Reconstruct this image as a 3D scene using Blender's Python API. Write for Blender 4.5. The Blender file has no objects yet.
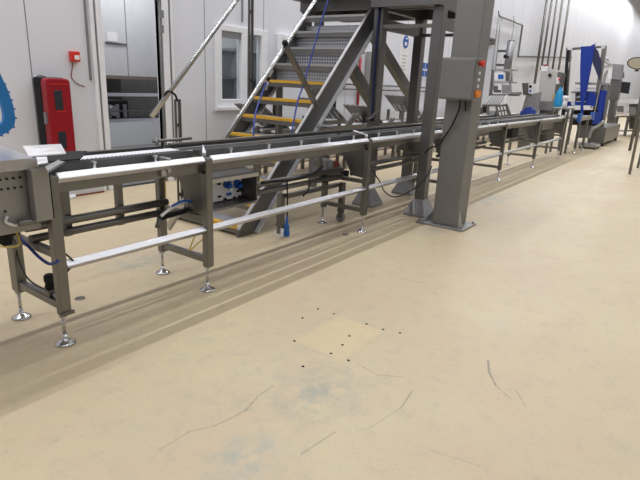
import bpy, bmesh, math, random
from mathutils import Vector, Matrix
random.seed(4)
scn = bpy.context.scene
COL = scn.collection
# ------------------------------------------------------------------ camera
FPX = 519.48
CY, CH = -2.781, 1.55                       # camera y and height (x = 0)
CR = Matrix(((0.58789282, -0.80764961, 0.04565231),
             (-0.21049871, -0.20722589, -0.95537832),
             (0.78107126, 0.5520503, -0.29183581)))   # rows: right, down, forward
cd = bpy.data.cameras.new('camera'); cam = bpy.data.objects.new('camera', cd); COL.objects.link(cam)
cd.sensor_width = 36; cd.lens = FPX * 36 / 640; cd.clip_end = 300
M = Matrix.Identity(4)
for i in range(3):
    M[i][0] = CR[0][i]; M[i][1] = -CR[1][i]; M[i][2] = -CR[2][i]
M[0][3], M[1][3], M[2][3] = 0, CY, CH
cam.matrix_world = M
scn.camera = cam
def at(u, v, x=None, y=None, z=None):
    "survey helper: the point of the plane x=, y= or z= sighted from the tripod"
    r = CR.transposed() @ Vector((u - 320, v - 240, FPX)); c = Vector((0, CY, CH))
    if x is not None: t = x / r.x
    elif y is not None: t = (y - CY) / r.y
    else: t = (z - CH) / r.z
    return c + r * t
# ------------------------------------------------------------------ light
scn.view_settings.view_transform = 'Standard'; scn.view_settings.look = 'None'
scn.view_settings.gamma = 1; scn.view_settings.exposure = 0.0
w = bpy.data.worlds.new('world'); scn.world = w; w.use_nodes = True
w.node_tree.nodes['Background'].inputs[0].default_value = (.9, .95, 1, 1)
w.node_tree.nodes['Background'].inputs[1].default_value = .3
def area(name, loc, sx, sy, power, col=(.97, .985, 1)):
    l = bpy.data.lights.new(name, 'AREA'); l.shape = 'RECTANGLE'; l.size = sx; l.size_y = sy
    l.energy = power; l.color = col
    o = bpy.data.objects.new(name, l); o.location = loc; COL.objects.link(o); return o
for y, p, xc, ln in ((2.6, 1500, 22, 56), (1.4, 1000, 64, 36), (.3, 430, 18, 48), (-2.0, 430, 30, 72), (-4.6, 420, 30, 72), (-7.4, 420, 30, 72), (-10.2, 420, 30, 72)):
    area('linear_ceiling_light', (xc, y, 8.3), ln, .12, p * ln / 50)
area('back_room_fill', (7, 6.0, 3.2), 6, .3, 120)  # added unseen fill that lifts the room behind the doorway
area('partition_fill', (4.6, 4.15, 3.2), 2.5, .2, 26)  # added unseen fill between door and partition, brightens the partition
# ------------------------------------------------------------------ materials
MT = {}
def mat(name, col, rough=.5, metal=0., bump=0., bscale=60, var=0., vscale=8, alpha=None, emis=None, stretch=None, spec=None):
    m = bpy.data.materials.new(name); m.use_nodes = True; MT[name] = m
    nt = m.node_tree; b = nt.nodes['Principled BSDF']
    b.inputs['Base Color'].default_value = (*col, 1); b.inputs['Roughness'].default_value = rough
    b.inputs['Metallic'].default_value = metal
    if spec is not None: b.inputs['Specular IOR Level'].default_value = spec
    tc = nt.nodes.new('ShaderNodeTexCoord'); mp = nt.nodes.new('ShaderNodeMapping')
    nt.links.new(tc.outputs['Object'], mp.inputs[0])
    if stretch: mp.inputs['Scale'].default_value = stretch
    n = nt.nodes.new('ShaderNodeTexNoise'); n.inputs['Scale'].default_value = vscale; n.inputs['Detail'].default_value = 4
    nt.links.new(mp.outputs[0], n.inputs['Vector'])
    mx = nt.nodes.new('ShaderNodeMix'); mx.data_type = 'RGBA'
    v = var if var else .06
    mx.inputs[6].default_value = (*[max(0, c * (1 - v)) for c in col], 1)
    mx.inputs[7].default_value = (*[min(1, c * (1 + v)) for c in col], 1)
    nt.links.new(n.outputs[0], mx.inputs[0]); nt.links.new(mx.outputs[2], b.inputs['Base Color'])
    if bump:
        n2 = nt.nodes.new('ShaderNodeTexNoise'); n2.inputs['Scale'].default_value = bscale
        nt.links.new(mp.outputs[0], n2.inputs['Vector'])
        bp = nt.nodes.new('ShaderNodeBump'); bp.inputs['Strength'].default_value = bump; bp.inputs['Distance'].default_value = .002
        nt.links.new(n2.outputs[0], bp.inputs['Height']); nt.links.new(bp.outputs[0], b.inputs['Normal'])
    if emis: b.inputs['Emission Color'].default_value = (*col, 1); b.inputs['Emission Strength'].default_value = emis
    return m
mat('steel', (.20, .196, .185), .38, .9, .15, 90, .12, 6)
mat('steel_light', (.45, .445, .45), .36, .85, .1, 120, .08)
mat('steel_dark', (.17, .165, .155), .42, .85, .1, 90, .15)
mat('stair_steel', (.165, .163, .162), .45, .8, .12, 80, .12, 4)
mat('column_steel', (.235, .232, .228), .5, .75, .12, 90, .06, 3)
mat('panel_steel', (.30, .29, .28), .45, .6)
mat('navy', (.008, .015, .09), .5)
mat('chrome', (.55, .55, .56), .2, 1)
mat('polished', (.74, .74, .79), .3, 1)
mat('track', (.09, .09, .088), .45, .6)
mat('glare_steel', (.62, .62, .65), .45, .3)  # lower stringer flange: reflected lamp light put into the pale base colour
mat('hopper_steel', (.50, .48, .47), .5, .0)
mat('black', (.015, .015, .017), .7, spec=.25)
mat('rubber', (.03, .03, .032), .6)
mat('grey_plastic', (.3, .3, .3), .5)
mat('white_plastic', (.8, .8, .82), .45)
mat('white_belt', (.75, .75, .78), .4)
mat('yellow', (.62, .36, .03), .5, 0, .3, 300, .2, 20)
mat('yellow_hose', (.6, .45, .05), .4)
mat('red', (.30, .005, .015), .35)
mat('red_bright', (.65, .03, .02), .4)
mat('orange', (.8, .25, .03), .4)
mat('blue', (.01, .10, .42), .4)
mat('blue_belt', (.01, .17, .45), .4)
mat('blue_cord', (.012, .04, .27), .5)
mat('blue_cloth', (.008, .035, .30), .8, 0, .3, 40, .2, 3)
mat('navy_cloth', (.03, .035, .09), .85, 0, .3, 40, .2, 3)
mat('blue_bag', (.02, .30, .62), .35, 0, .4, 20, .15, 5)
mat('brown_red', (.22, .05, .03), .5)
mat('frame_white', (.84, .84, .88), .4)
mat('kerb', (.62, .63, .64), .5)
mat('groove', (.06, .06, .065), .7)
mat('inner_wall', (.6, .6, .62), .5)
mat('inner_floor', (.17, .17, .17), .4)
mat('outer_wall', (.42, .42, .44), .6)
mat('ceiling', (.42, .42, .43), .7)
mat('timber', (.2, .16, .13), .6)
mat('paper', (.8, .8, .8), .6)
mat('beige', (.42, .37, .27), .4)
mat('dark_glass', (.03, .035, .045), .15)
mat('galv', (.3, .3, .31), .45, .7)
def glass():
    m = bpy.data.materials.new('glass'); m.use_nodes = True; MT['glass'] = m; nt = m.node_tree
    b = nt.nodes['Principled BSDF']; b.inputs['Transmission Weight'].default_value = 1
    b.inputs['Roughness'].default_value = .02; b.inputs['Base Color'].default_value = (.8, .85, .88, 1); b.inputs['IOR'].default_value = 1.1
glass()
def perf():   # stair tread metal with rows of punched teeth
    m = mat('tread_metal', (.22, .225, .24), .45, .7); nt = m.node_tree; b = nt.nodes['Principled BSDF']
    tc = nt.nodes.new('ShaderNodeTexCoord'); vo = nt.nodes.new('ShaderNodeTexVoronoi'); vo.inputs['Scale'].default_value = 26
    vo.inputs['Randomness'].default_value = 0
    nt.links.new(tc.outputs['Object'], vo.inputs['Vector'])
    rp = nt.nodes.new('ShaderNodeValToRGB'); rp.color_ramp.elements[0].position = .25; rp.color_ramp.elements[1].position = .4
    rp.color_ramp.elements[0].color = (.10, .105, .12, 1); rp.color_ramp.elements[1].color = (.42, .43, .46, 1)
    nt.links.new(vo.outputs['Distance'], rp.inputs[0]); nt.links.new(rp.outputs[0], b.inputs['Base Color'])
perf()
def wall_mat():
    m = mat('wall_panel', (.74, .75, .81), .42, 0, 0, 60, .03, 1.2); nt = m.node_tree; b = nt.nodes['Principled BSDF']
    src = b.inputs['Base Color'].links[0].from_socket
    tc = nt.nodes.new('ShaderNodeTexCoord'); sp = nt.nodes.new('ShaderNodeSeparateXYZ'); nt.links.new(tc.outputs['Object'], sp.inputs[0])
    def mth(op, a, bb=None):
        n = nt.nodes.new('ShaderNodeMath'); n.operation = op
        for i, v in enumerate((a, bb)):
            if v is None: continue
            if isinstance(v, (int, float)): n.inputs[i].default_value = v
            else: nt.links.new(v, n.inputs[i])
        return n.outputs[0]
    f = mth('FRACT', mth('DIVIDE', mth('SUBTRACT', sp.outputs['X'], 3.135 - 13.2), 1.32))
    d = mth('MULTIPLY', mth('ABSOLUTE', mth('SUBTRACT', mth('ABSOLUTE', mth('SUBTRACT', f, .5)), .5)), 1.32)
    k = mth('LESS_THAN', d, .007)
    mx = nt.nodes.new('ShaderNodeMix'); mx.data_type = 'RGBA'; nt.links.new(k, mx.inputs[0]); nt.links.new(src, mx.inputs[6])
    mx.inputs[7].default_value = (.2, .2, .21, 1); nt.links.new(mx.outputs[2], b.inputs['Base Color'])
wall_mat()
def floor_mat():
    m = bpy.data.materials.new('floor_resin'); m.use_nodes = True; MT['floor_resin'] = m
    nt = m.node_tree; b = nt.nodes['Principled BSDF']; L = nt.links.new
    tc = nt.nodes.new('ShaderNodeTexCoord'); sp = nt.nodes.new('ShaderNodeSeparateXYZ'); L(tc.outputs['Object'], sp.inputs[0])
    X, Y = sp.outputs['X'], sp.outputs['Y']
    def mth(op, a, bb=None, cc=None, clamp=False):
        n = nt.nodes.new('ShaderNodeMath'); n.operation = op; n.use_clamp = clamp
        for i, v in enumerate((a, bb, cc)):
            if v is None: continue
            if isinstance(v, (int, float)): n.inputs[i].default_value = v
            else: L(v, n.inputs[i])
        return n.outputs[0]
    def noise(s, det=4, rough=.5, off=0):
        n = nt.nodes.new('ShaderNodeTexNoise'); n.inputs['Scale'].default_value = s; n.inputs['Detail'].default_value = det
        n.inputs['Roughness'].default_value = rough
        mp = nt.nodes.new('ShaderNodeMapping'); mp.inputs['Location'].default_value = (off, off * .7, 0)
        L(tc.outputs['Object'], mp.inputs[0]); L(mp.outputs[0], n.inputs['Vector']); return n.outputs[0]
    def mr(v, a, bb, lo=0., hi=1.):
        n = nt.nodes.new('ShaderNodeMapRange'); L(v, n.inputs[0]); n.inputs[1].default_value = a; n.inputs[2].default_value = bb
        n.inputs[3].default_value = lo; n.inputs[4].default_value = hi; return n.outputs[0]
    def mix(fac, A, B):
        n = nt.nodes.new('ShaderNodeMix'); n.data_type = 'RGBA'
        L(fac, n.inputs[0]) if not isinstance(fac, float) else None
        for i, v in ((6, A), (7, B)):
            if isinstance(v, tuple): n.inputs[i].default_value = (*v, 1)
            else: L(v, n.inputs[i])
        return n.outputs[2]
    def blob(cx, cy, rx, ry):
        dx = mth('DIVIDE', mth('SUBTRACT', X, cx), rx); dy = mth('DIVIDE', mth('SUBTRACT', Y, cy), ry)
        r = mth('SQRT', mth('ADD', mth('MULTIPLY', dx, dx), mth('MULTIPLY', dy, dy)))
        return mr(r, 1., .1)
    def seg(p, q, wd):
        px, py = p; qx, qy = q; dx, dy = qx - px, qy - py; l2 = dx * dx + dy * dy
        ax = mth('SUBTRACT', X, px); ay = mth('SUBTRACT', Y, py)
        t = mth('DIVIDE', mth('ADD', mth('MULTIPLY', ax, dx), mth('MULTIPLY', ay, dy)), l2, clamp=True)
        ex = mth('SUBTRACT', ax, mth('MULTIPLY', t, dx)); ey = mth('SUBTRACT', ay, mth('MULTIPLY', t, dy))
        r = mth('SQRT', mth('ADD', mth('MULTIPLY', ex, ex), mth('MULTIPLY', ey, ey)))
        return mr(r, wd * 1.5, wd * .4)
    n1 = noise(.7, 3); n2 = noise(3.2, 5, .6, 7); n3 = noise(26, 6, .65, 3); n4 = noise(9, 6, .7, 11)
    c = mix(mr(n1, .35, .65), (.53, .425, .288), (.57, .48, .31))
    c = mix(mr(n2, .45, .7, 0, .55), c, (.55, .42, .305))
    c = mix(mr(n4, .52, .72, 0, .45), c, (.40, .345, .265))
    c = mix(mr(n2, .42, .2, 0, .5), c, (.44, .41, .32))
    n5 = noise(55, 5, .7, 19)
    c = mix(mr(n5, .56, .68, 0, .35), c, (.33, .28, .21))
    sp2 = mth('MULTIPLY', mr(n3, .60, .68, 0, .6), mr(n2, .4, .55))
    c = mix(sp2, c, (.36, .32, .25))
    for (cx, cy, rx, ry, k, colr) in ((1.95, -1.45, .38, .28, .8, (.34, .335, .28)), (1.35, -1.50, .25, .2, .7, (.33, .36, .33)),
                               (7.6, -.5, 1.1, .28, .8, (.29, .31, .30)), (2.55, .9, .5, .3, .6, (.29, .33, .30)), (5.3, -.55, .3, .25, .5, (.42, .42, .42)),
                               (1.9, -1.3, 1.3, 1., .25, (.40, .38, .31)), (9., -.9, 1.8, .5, .35, (.45, .42, .38))):
        c = mix(mth('MULTIPLY', mth('MULTIPLY', blob(cx, cy, rx, ry), k), mr(n4, .38, .6)), c, colr)
    # repaired square of newer resin, with soft worn edges
    fx = mth('SUBTRACT', .26, mth('ABSOLUTE', mth('SUBTRACT', X, 2.545))); fy = mth('SUBTRACT', .195, mth('ABSOLUTE', mth('SUBTRACT', Y, -1.175)))
    mn = mth('MINIMUM', fx, fy)
    c = mix(mth('MULTIPLY', mr(mn, -.01, .05), .4), c, (.68, .53, .30))
    c = mix(mth('MULTIPLY', mr(mth('ABSOLUTE', mn), .006, .001), mr(n2, .42, .6, 0, .6)), c, (.35, .28, .18))
    def P(u, v):
        q = at(u, v, z=0); return (q.x, q.y)
    lines = [((488, 360), (489, 372), .006, .8), ((489, 372), (496, 386), .006, .8), ((496, 386), (512, 400), .004, .6), ((516, 390), (525, 406), .006, .3),
             ((412, 391), (401, 408), .004, .6), ((401, 408), (366, 430), .004, .35), ((358, 364), (378, 375), .003, .6), ((378, 375), (404, 377), .003, .6),
             ((273, 386), (258, 396), .006, .4), ((258, 396), (246, 410), .007, .4), ((246, 410), (232, 418), .006, .4), ((232, 418), (214, 426), .006, .35), ((214, 426), (188, 432), .006, .3), ((188, 432), (160, 450), .006, .25), ((335, 432), (300, 455), .005, .4),
             ((430, 450), (480, 466), .004, .25), ((400, 279), (430, 284), .006, .4), ((366, 262), (385, 270), .005, .3)]
    for p, q, wd, k in lines:
        c = mix(mth('MULTIPLY', mth('MULTIPLY', seg(P(*p), P(*q), wd), k), mr(n3, .30, .5)), c, (.17, .15, .125))
    L(c, b.inputs['Base Color'])
    L(mr(n2, .3, .7, .42, .56), b.inputs['Roughness']); b.inputs['Specular IOR Level'].default_value = .4
    bp = nt.nodes.new('ShaderNodeBump'); bp.inputs['Strength'].default_value = .12; bp.inputs['Distance'].default_value = .004
    L(n3, bp.inputs['Height']); L(bp.outputs[0], b.inputs['Normal'])
floor_mat()
# ------------------------------------------------------------------ helpers
class MB:
    def __init__(s): s.bm = bmesh.new()
    def box(s, x0, x1, y0, y1, z0, z1, mtx=None):
        vs = [s.bm.verts.new(Vector(p)) for p in ((x0,y0,z0),(x1,y0,z0),(x1,y1,z0),(x0,y1,z0),(x0,y0,z1),(x1,y0,z1),(x1,y1,z1),(x0,y1,z1))]
        if mtx is not None:
            for v in vs: v.co = mtx @ v.co
        for f in ((3,2,1,0),(4,5,6,7),(0,1,5,4),(1,2,6,5),(2,3,7,6),(3,0,4,7)): s.bm.faces.new([vs[i] for i in f])
        return s
    def prism(s, pts, d):      # pts: list of 3D points of a planar outline, d: extrusion vector
        d = Vector(d); a = [s.bm.verts.new(Vector(p)) for p in pts]; b = [s.bm.verts.new(Vector(p) + d) for p in pts]
        s.bm.faces.new(a[::-1]); s.bm.faces.new(b); n = len(a)
        for i in range(n): s.bm.faces.new((a[i], a[(i+1)%n], b[(i+1)%n], b[i]))
        return s
    def frame(s, p, q, up=(0,0,1)):
        p, q = Vector(p), Vector(q); t = (q-p).normalized(); u = Vector(up)
        if abs(t.dot(u)) > .98: u = Vector((1,0,0))
        a = t.cross(u).normalized(); b = a.cross(t).normalized(); return p, q, t, a, b
    def bar(s, p, q, wa, wb, up=(0,0,1), roll=0):  # rectangular bar, wa across, wb along up
        p, q, t, a, b = s.frame(p, q, up)
        if roll: c_, s_ = math.cos(roll), math.sin(roll); a, b = a*c_+b*s_, b*c_-a*s_
        ps = [a*(wa/2)*i + b*(wb/2)*j for i, j in ((-1,-1),(1,-1),(1,1),(-1,1))]
        A = [s.bm.verts.new(p+o) for o in ps]; B = [s.bm.verts.new(q+o) for o in ps]
        s.bm.faces.new(A); s.bm.faces.new(B[::-1])
        for i in range(4): s.bm.faces.new((A[(i+1)%4], A[i], B[i], B[(i+1)%4]))
        return s
    def cyl(s, p, q, r, r2=None, n=12):
        r2 = r if r2 is None else r2; p, q, t, a, b = s.frame(p, q)
        A = [s.bm.verts.new(p+(a*math.cos(2*math.pi*i/n)+b*math.sin(2*math.pi*i/n))*r) for i in range(n)]
        B = [s.bm.verts.new(q+(a*math.cos(2*math.pi*i/n)+b*math.sin(2*math.pi*i/n))*r2) for i in range(n)]
        s.bm.faces.new(A); s.bm.faces.new(B[::-1])
        for i in range(n):
            f = s.bm.faces.new((A[(i+1)%n], A[i], B[i], B[(i+1)%n])); f.smooth = n > 8
        return s
    def lathe(s, c, prof, n=20):   # prof: (r, z)
        c = Vector(c); R = []
        for r, z in prof: R.append([s.bm.verts.new(c+Vector((r*math.cos(2*math.pi*i/n), r*math.sin(2*math.pi*i/n), z))) for i in range(n)])
        for k in range(len(R)-1):
            for i in range(n):
                f = s.bm.faces.new((R[k][i], R[k][(i+1)%n], R[k+1][(i+1)%n], R[k+1][i])); f.smooth = True
        s.bm.faces.new(R[0][::-1]); s.bm.faces.new(R[-1]); return s
    def tube(s, pts, r, n=8, sub=5):
        P = [Vector(p) for p in pts]
        if len(P) > 2 and sub > 1:
            Q = []
            for i in range(len(P)-1):
                p0 = P[max(0,i-1)]; p1 = P[i]; p2 = P[i+1]; p3 = P[min(len(P)-1,i+2)]
                for k in range(sub):
                    t = k/sub; Q.append(.5*((2*p1)+(p2-p0)*t+(2*p0-5*p1+4*p2-p3)*t*t+(3*p1-p0-3*p2+p3)*t**3))
            Q.append(P[-1]); P = Q
        R = []; up = Vector((0,0,1)); a = None
        for i, p in enumerate(P):
            t = (P[min(i+1,len(P)-1)]-P[max(i-1,0)]).normalized()
            if a is None: a = t.cross(up if abs(t.z) < .9 else Vector((1,0,0))).normalized()
            else: a = (a - t*a.dot(t)).normalized()
            b = t.cross(a)
            R.append([s.bm.verts.new(p+(a*math.cos(2*math.pi*k/n)+b*math.sin(2*math.pi*k/n))*r) for k in range(n)])
        for i in range(len(R)-1):
            for k in range(n):
                f = s.bm.faces.new((R[i][k], R[i][(k+1)%n], R[i+1][(k+1)%n], R[i+1][k])); f.smooth = True
        s.bm.faces.new(R[0][::-1]); s.bm.faces.new(R[-1]); return s
    def build(s, name, m, parent=None, bevel=0, origin=None, label=None):
        bmesh.ops.recalc_face_normals(s.bm, faces=s.bm.faces[:])
        me = bpy.data.meshes.new(name)
        off = Vector((0,0,0))
        if parent is not None: off = Vector(parent_world(parent))
        elif origin is not None: off = Vector(origin)
        for v in s.bm.verts: v.co -= off
        s.bm.to_mesh(me); s.bm.free(); o = bpy.data.objects.new(name, me); COL.objects.link(o)
        me.materials.append(MT[m] if isinstance(m, str) else m)
        if parent is not None: o.parent = parent
        elif origin is not None: o.location = off
        if bevel:
            b = o.modifiers.new('bevel', 'BEVEL'); b.width = bevel; b.segments = 2; b.limit_method = 'ANGLE'
        if label: o['label'] = label
        return o
def parent_world(o):
    v = Vector((0,0,0))
    while o is not None: v += o.location; o = o.parent
    return v
def tag(o, label, cat, group=None):
    o['label'] = label; o['category'] = cat
    if group: o['group'] = group
    return o
def thing(name, loc, label, cat, group=None):
    o = bpy.data.objects.new(name, None); COL.objects.link(o); o.location = loc; o.empty_display_size = .1
    return tag(o, label, cat, group)
def st(o): o['kind'] = 'structure'; return o
def copy_tree(o, parent=None):
    c = o.copy(); COL.objects.link(c)
    if parent is not None: c.parent = parent
    for ch in [k for k in o.children]: copy_tree(ch, c)
    return c
def B(x0,x1,y0,y1,z0,z1): return MB().box(x0,x1,y0,y1,z0,z1)
# ------------------------------------------------------------------ setting
WY = 3.62
st(B(-6, 82, -12, WY, -.2, 0).build('floor', 'floor_resin'))
st(B(-6, 82, -12, WY+.1, 11, 11.2).build('ceiling', 'ceiling'))
DX0, DX1, DZ = 4.06, 4.98, 2.52          # doorway
WX0, WX1, WZ0, WZ1 = 6.03, 7.13, 1.10, 2.30
m = MB()
m.box(-6, DX0, WY, WY+.12, 0, 11); m.box(DX0, DX1, WY, WY+.12, DZ, 11); m.box(DX1, WX0, WY, WY+.12, 0, 11)
m.box(WX0, WX1, WY, WY+.12, 0, WZ0); m.box(WX0, WX1, WY, WY+.12, WZ1, 11); m.box(WX1, 82, WY, WY+.12, 0, 11)
st(m.build('wall_back', 'wall_panel'))
st(B(-6, 82, -12.1, -12, 0, 11).build('wall_front', 'outer_wall'))
st(B(-6.1, -6, -12, WY, 0, 11).build('wall_left', 'outer_wall'))
st(B(82, 82.1, -12, WY, 0, 11).build('wall_right', 'wall_panel'))
m = MB()
for a, b in ((-6, 3.87), (5.2, 82)): m.prism([(a, WY, 0), (a, WY-.09, 0), (a, WY-.09, .17), (a, WY, .24)], (b-a, 0, 0))
st(m.build('baseboard_back', 'kerb'))
m = MB()
for a, b in ((-6, 3.87), (5.2, 82)): m.box(a, b, WY-.10, WY-.09, .0, .02)
st(m.build('trim_1', 'brown_red'))
# door frame
m = MB()
m.box(3.985, DX0, WY-.03, WY+.14, 0, DZ); m.box(DX1, 5.09, WY-.03, WY+.14, 0, DZ); m.box(3.985, 5.09, WY-.03, WY+.14, DZ, DZ+.12)
d = st(m.build('door_1', 'frame_white', bevel=.008))
MB().box(3.90, 3.95, WY-.03, WY, 0, 2.9).box(5.13, 5.17, WY-.02, WY, 0, 2.9).build('cover_strip', 'frame_white', d)
MB().box(3.955, 3.98, WY-.012, WY, 0, 2.9).box(5.105, 5.125, WY-.012, WY, 0, 2.9).build('weather_strip', 'galv', d)
m = MB()
for u, v in ((161, 14), (161, 29)):
    p = at(u, v, y=WY-.05); m.box(p.x-.03, p.x+.03, WY-.075, WY-.05, p.z-.05, p.z+.05)
m.build('hinge', 'galv', d)
MB().box(DX1-.03, DX1, WY-.02, WY+.02, 0, DZ).build('door_stop', 'galv', d)
# window
w1 = MB()
for a, b, c, e in ((WX0-.05, WX1+.05, WZ1-.06, WZ1+.03), (WX0-.05, WX1+.05, WZ0-.04, WZ0+.10), (WX0-.05, WX0+.07, WZ0+.10, WZ1-.06), (WX1-.1, WX1+.05, WZ0+.10, WZ1-.06), (6.55, 6.68, WZ0+.10, WZ1-.06)):
    w1.box(a, b, WY-.03, WY+.10, c, e)
w1 = st(w1.build('window_1', 'frame_white', bevel=.006))
MB().box(WX0-.09, WX1+.09, WY-.07, WY-.03, WZ0-.07, WZ0-.02).build('window_sill', 'frame_white', w1)
MB().box(WX0+.07, 6.55, WY+.03, WY+.04, WZ0+.10, WZ1-.06).build('pane', 'glass', w1)
MB().box(6.68, WX1-.1, WY+.03, WY+.04, WZ0+.10, WZ1-.06).build('pane', 'glass', w1)
MB().box(WX0+.07, 6.55, WY-.005, WY+.02, WZ1-.16, WZ1-.06).build('blind_cassette', 'galv', w1)
wr = thing('wall_rail', (9, WY-.1, 1.5), 'double grey guard rail along the back wall behind the platform posts', 'rail')
P = at(330, 82.5, y=WY-.1); Q = at(470, 86, y=WY-.1)
for dz in (0, -.1): MB().cyl((P.x, WY-.1, 1.52+dz), (Q.x, WY-.1, 1.52+dz), .02).build('rail', 'steel', wr)
for k in range(6):
    x = P.x+.5+k*1.6; B(x-.02, x+.02, WY-.12, WY, 1.40, 1.54).build('bracket', 'steel_dark', wr)
# narrow lining strips on the wall
def wallpt(u, v, d=0): return at(u, v, y=WY-d)
p = wallpt(84, 0); q = wallpt(88.5, 80)
tag(MB().box(p.x-.012, p.x+.012, WY-.02, WY, q.z, 3.4).build('wall_conduit', 'galv'), 'narrow grey conduit running down the wall above the red call point and stopping short', 'conduit')
p = wallpt(242, 0); q = wallpt(242.5, 22)
tag(MB().box(p.x-.012, p.x+.012, WY-.02, WY, q.z, 3.4).build('wall_conduit', 'galv'), 'short dark conduit ending just above the double window', 'conduit')
# back room behind doorway and window
RB = 7.4
st(B(2.2, 13, WY+.12, RB, -.2, 0).build('floor_back', 'inner_floor'))
st(B(2.2, 13, RB, RB+.1, 0, 3.3).build('wall_back_room', 'inner_wall'))
st(MB().box(2.1, 2.2, WY+.12, RB, 0, 3.3).build('wall_back_room_left', 'inner_wall'))
st(MB().box(13, 13.1, WY+.12, RB, 0, 3.3).build('wall_back_room_right', 'inner_wall'))
st(B(2.2, 13, WY+.12, RB, 3.3, 3.4).build('ceiling_back', 'ceiling'))
IY = 4.7
q = at(130, 76, y=IY); zb = q.z
m = MB(); m.box(3.2, 5.15, IY, IY+.08, zb, 3.3); m.box(5.17, 6.6, IY, IY+.08, zb, 3.3)
st(m.build('wall_partition', 'inner_wall'))
st(MB().box(3.2, 6.6, IY-.03, IY+.1, zb-.05, zb).build('trim_2', 'timber'))
p = at(112, 40, y=IY)
o = MB().box(p.x-.09, p.x+.09, IY-.012, IY, p.z-.02, p.z+.11).build('notice', 'paper'); tag(o, 'small white notice on the partition seen through the doorway', 'notice')
MB().box(p.x-.12, p.x+.24, IY-.02, IY, p.z-.06, p.z-.035).build('ledge', 'steel_dark', o)
# machinery in the back room
bt = thing('packing_machine', (5.6, 5.6, 0), 'dark steel machine with bright rails seen low through the doorway', 'machine')
m = MB(); 
for xx in (4.6, 6.9):
    for yy in (5.0, 5.9): m.box(xx-.03, xx+.03, yy-.03, yy+.03, 0, 1.5)
m.build('machine_frame', 'steel_dark', bt)
za = at(130, 95, y=5).z; zc = at(130, 120.5, y=5).z
MB().box(4.5, 7, 4.96, 5.02, za-.02, za+.03).build('rail', 'polished', bt); MB().box(4.5, 7, 4.96, 5.02, zc-.02, zc+.03).build('rail', 'polished', bt)
MB().box(4.62, 5.4, 5.1, 5.7, zc+.03, zc+.32).build('drive_housing', 'black', bt, .02)
MB().box(5.35, 6.2, 5.2, 5.8, zc+.03, za+.35).build('control_box', 'steel_dark', bt, .02)
m = MB()
for i in range(4): m.box(4.5, 5.45, 5.9, 6.1, za+.03+i*.12, za+.08+i*.12)
m.build('shelf_rack', 'steel', bt)
MB().box(4.4, 7.2, 6.2, 6.3, .7, 1.9).build('back_guard', 'black', bt)
m = MB().box(6.35, 6.75, 5.3, 5.7, za+.03, za+.4); m.build('brown_carton', 'timber', bt)
m = MB()
for x0 in (4.75, 5.05): MB().cyl((x0, 4.98, zc+.16), (x0, 5.08, zc+.16), .08).build('pulley', 'galv', bt)
for (x_, z_) in ((8.6, 1.6),):
    cb = thing('filing_rack', (9.2, 6.6, 0), 'grey rack standing in the room behind the window', 'rack')
    MB().box(8.3, 8.34, 6.3, 6.9, 0, 2.2).box(10, 10.04, 6.3, 6.9, 0, 2.2).box(9.1, 9.14, 6.3, 6.9, 0, 2.2).build('rack_frame', 'galv', cb)
    MB().box(8.34, 10, 6.3, 6.9, .9, .94).box(8.34, 10, 6.3, 6.9, 1.5, 1.54).box(8.34, 10, 6.3, 6.9, 2.1, 2.14).build('rack_shelf', 'galv', cb)
MB().box(4.55, 6.9, 4.97, 5.0, zc+.15, zc+.17).build('rail', 'steel', bt)
m = MB()
for k in range(5): m.box(4.7+k*.14, 4.76+k*.14, 5.04, 5.08, zc+.05, zc+.26)
m.build('machine_grille', 'galv', bt)
MB().bar((6.2, 5.0, za+.1), (6.45, 5.0, za+.42), .03, .03).build('lever', 'paper', bt)
# small second window right of the stairs
w2 = thing('wall_cabinet', (7.65, WY, 2.1), 'small white cabinet on the wall behind the handrail, right of the double window', 'cabinet')
B(7.45, 7.84, WY-.10, WY, 1.92, 2.32).build('body', 'frame_white', w2, .01); B(7.49, 7.80, WY-.112, WY-.10, 1.96, 2.28).build('door', 'white_plastic', w2, .004)
# fire extinguisher cabinet
p0 = wallpt(43, 79, .02); p1 = wallpt(76, 149, .02)
X0, X1, Z1 = 3.135, 3.44, 1.45; Z0 = .44
fe = thing('extinguisher_cabinet', (3.28, WY, Z0), 'red fire extinguisher cabinet with black side and two small windows on the back wall', 'cabinet')
B(X0, X1, WY-.14, WY, Z0, Z1).build('back_box', 'black', fe, .02)
m = MB(); y0 = WY-.26; y1 = WY-.14
def rr(x0, x1, z0, z1, y, r=.05, n=5):
    out = []
    for cx, cz, a0 in ((x1-r, z1-r, 0), (x0+r, z1-r, 90), (x0+r, z0+r, 180), (x1-r, z0+r, 270)):
        for i in range(n+1):
            a = math.radians(a0+90*i/n); out.append((cx+r*math.cos(a), y, cz+r*math.sin(a)))
    return out
fd = MB().prism(rr(X0+.015, X1, Z0, Z1-.005, y0), (0, .12, 0)).build('door', 'red', fe, .012)
B(3.235, 3.33, y0-.005, y0+.01, 1.09, 1.31).build('window', 'dark_glass', fd, .003)
B(3.235, 3.33, y0-.005, y0+.01, .64, .84).build('window', 'dark_glass', fd, .003)
B(3.19, 3.42, y0-.006, y0+.005, 1.375, 1.385).build('ridge', 'red_bright', fd)
B(3.25, 3.36, y0-.006, y0+.005, 1.07, 1.08).build('ridge', 'red_bright', fd)
B(X0-.012, X0+.015, y0+.03, y0+.07, .93, 1.06).build('latch', 'galv', fe)
m = MB()
for z in (.62, 1.2): m.cyl((X1+.01, y0+.08, z-.04), (X1+.01, y0+.08, z+.04), .018)
m.build('hinge', 'red', fe)
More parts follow.
